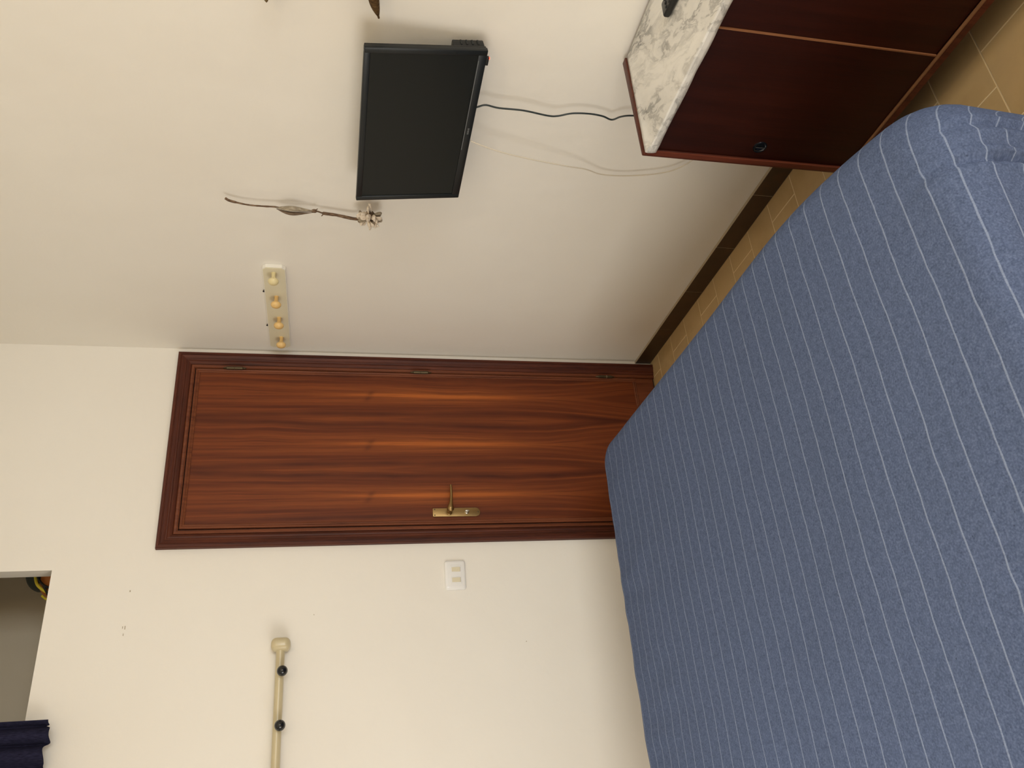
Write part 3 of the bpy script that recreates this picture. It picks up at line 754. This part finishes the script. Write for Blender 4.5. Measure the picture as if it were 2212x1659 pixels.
# ------------------------------------------------------------------ carved wooden ornament at the right edge
orn = thing('wall_ornament', 'dark carved wooden horned ornament on the right wall, only its tips in view', 'ornament', (0, -1.98, 1.52))
bm = B(); pp = smooth_path([(-.016, -2.00, 1.50), (-.024, -1.92, 1.435), (-.030, -1.84, 1.408), (-.032, -1.785, 1.398), (-.031, -1.738, 1.384)], 7); n_ = len(pp)
tube(bm, pp, [.019 if i < 12 else max(.0030, .0192*(1-((i-12)/(n_-13))**3.2)) for i in range(n_)], 14, (1, .8)); link('horn', bm, M_horn, orn, smooth=True)
bm = B(); pp = smooth_path([(-.016, -2.00, 1.54), (-.024, -1.92, 1.60), (-.028, -1.84, 1.637), (-.030, -1.775, 1.651), (-.030, -1.744, 1.6515)], 7); n_ = len(pp)
tube(bm, pp, [.013 if i < 14 else max(.0018, .013*math.sqrt(max(0, 1-((i-14)/(n_-15))**2))) for i in range(n_)], 14, (1, .8)); link('horn', bm, M_horn_l, orn, smooth=True, label='lighter brown blunt horn')
bm = B(); pts2 = [(-2.0+.055*math.cos(2*PI*k/24), 1.52+.085*math.sin(2*PI*k/24)) for k in range(24)]
prism(bm, pts2, 0, -.020, -.0005, .004); link('backplate', bm, M_horn, orn, smooth=True)

# ------------------------------------------------------------------ niche: bag and curtain
bag = thing('backpack', 'orange and black bag with yellow piping stored in the high wall niche', 'bag', (-.85, .30, AZ0))
bm = B()
def blob(bm, c, r, p=3., seg=28, rg=16):
    V = []
    for i in range(rg+1):
        a = -PI/2+PI*i/rg; row = []
        for k in range(seg):
            b = 2*PI*k/seg; s = lambda v: math.copysign(abs(v)**(2/p), v)
            row.append(bm.verts.new((c[0]+r[0]*s(math.cos(a))*s(math.cos(b)), c[1]+r[1]*s(math.cos(a))*s(math.sin(b)), c[2]+r[2]*s(math.sin(a)))))
        V.append(row)
    for i in range(rg):
        for k in range(seg): bm.faces.new((V[i][k], V[i][(k+1) % seg], V[i+1][(k+1) % seg], V[i+1][k]))
    bmesh.ops.remove_doubles(bm, verts=bm.verts, dist=1e-5)
    return bm
blob(bm, (-.860, .30, 2.500), (.095, .10, .062), 2.6); body = link('bag_body', bm, M_orange, bag, smooth=True, label='orange nylon body')
bm = B(); blob(bm, (-.838, .285, 2.556), (.088, .085, .050), 2.6); link('upper_pocket', bm, M_blknylon, bag, smooth=True, label='dark grey green upper pocket')
def hoop(pts, r, mat, name, par=bag):
    bm = B(); tube(bm, smooth_path(pts, 6), r, 8); link(name, bm, mat, par, smooth=True)
hoop([(-.83, .215, 2.560), (-.875, .205, 2.556), (-.915, .205, 2.545), (-.935, .215, 2.528), (-.948, .225, 2.505), (-.955, .24, 2.470)], .0055, M_yellow, 'piping')
hoop([(-.83, .205, 2.550), (-.875, .197, 2.547), (-.905, .197, 2.536), (-.925, .203, 2.518), (-.935, .210, 2.495), (-.945, .225, 2.465)], .0045, M_blktrim, 'strap')
hoop([(-.925, .203, 2.520), (-.940, .210, 2.512), (-.958, .235, 2.505), (-.962, .27, 2.503)], .0045, M_blktrim, 'strap')
hoop([(-.955, .235, 2.53), (-.966, .25, 2.515), (-.968, .26, 2.48)], .004, M_yellow, 'piping')

# curtain across the niche
cu = thing('curtain', 'navy blue pleated curtain with a frayed hem hanging in front of the niche', 'curtain', (-1.9, -.05, 2.34))
bm = B(); nx, nz = 260, 26; x0, x1 = -2.36, -1.425; G = []
for i in range(nx+1):
    t = i/nx; x = x0+(x1-x0)*t; row = []
    ph = x*78+2.2*math.sin(x*17)
    hem = 2.343+.010*noise.noise(Vector((x*38, 0, 4)))+.005*math.sin(ph*.5)
    d = abs(x+1.4495); hem += .014*math.exp(-(d/.005)**2)+ .008*math.exp(-((x+1.515)/.012)**2)
    for j in range(nz+1):
        s = j/nz; z = hem+(ZC-.09-hem)*s; a = .020*(1-.45*s)
        row.append(bm.verts.new((x+.006*math.cos(ph)*(1-s), -.056+a*math.sin(ph)*.9+.004*noise.noise(Vector((x*30, z*5, 0))), z)))
    G.append(row)
for i in range(nx):
    for j in range(nz): bm.faces.new((G[i][j], G[i+1][j], G[i+1][j+1], G[i][j+1]))
cl = link('cloth', bm, M_navy, cu, smooth=True, angle=180); md = cl.modifiers.new('thickness', 'SOLIDIFY'); md.thickness = .0015
bm = B(); tube(bm, [(-2.42, -.056, ZC-.075), (-.86, -.056, ZC-.075)], .009, 12); link('curtain_rod', bm, M_bronze, cu, smooth=True)
for x in (-2.41, -.87):
    bm = B(); box(bm, (x-.008, -.068, ZC-.09), (x+.008, -.0005, ZC-.06), .002); link('rod_bracket', bm, M_bronze, cu)

# ceiling lamp, outside the photograph
lp = thing('ceiling_lamp', 'round opal glass ceiling lamp above the bed', 'lamp', (LMP[0], LMP[1], ZC))
bm = B(); lathe(bm, [(0, .09), (.02, .09), (.022, .02)], (LMP[0], LMP[1], ZC-.0005), (0, 0, -1), 28); link('base', bm, M_alu, lp, smooth=True)
bm = B(); lathe(bm, [(.022, .15), (.05, .155), (.075, .12), (.088, .06), (.092, .005)], (LMP[0], LMP[1], ZC), (0, 0, -1), 32); link('lamp_shade', bm, M_shade, lp, smooth=True)
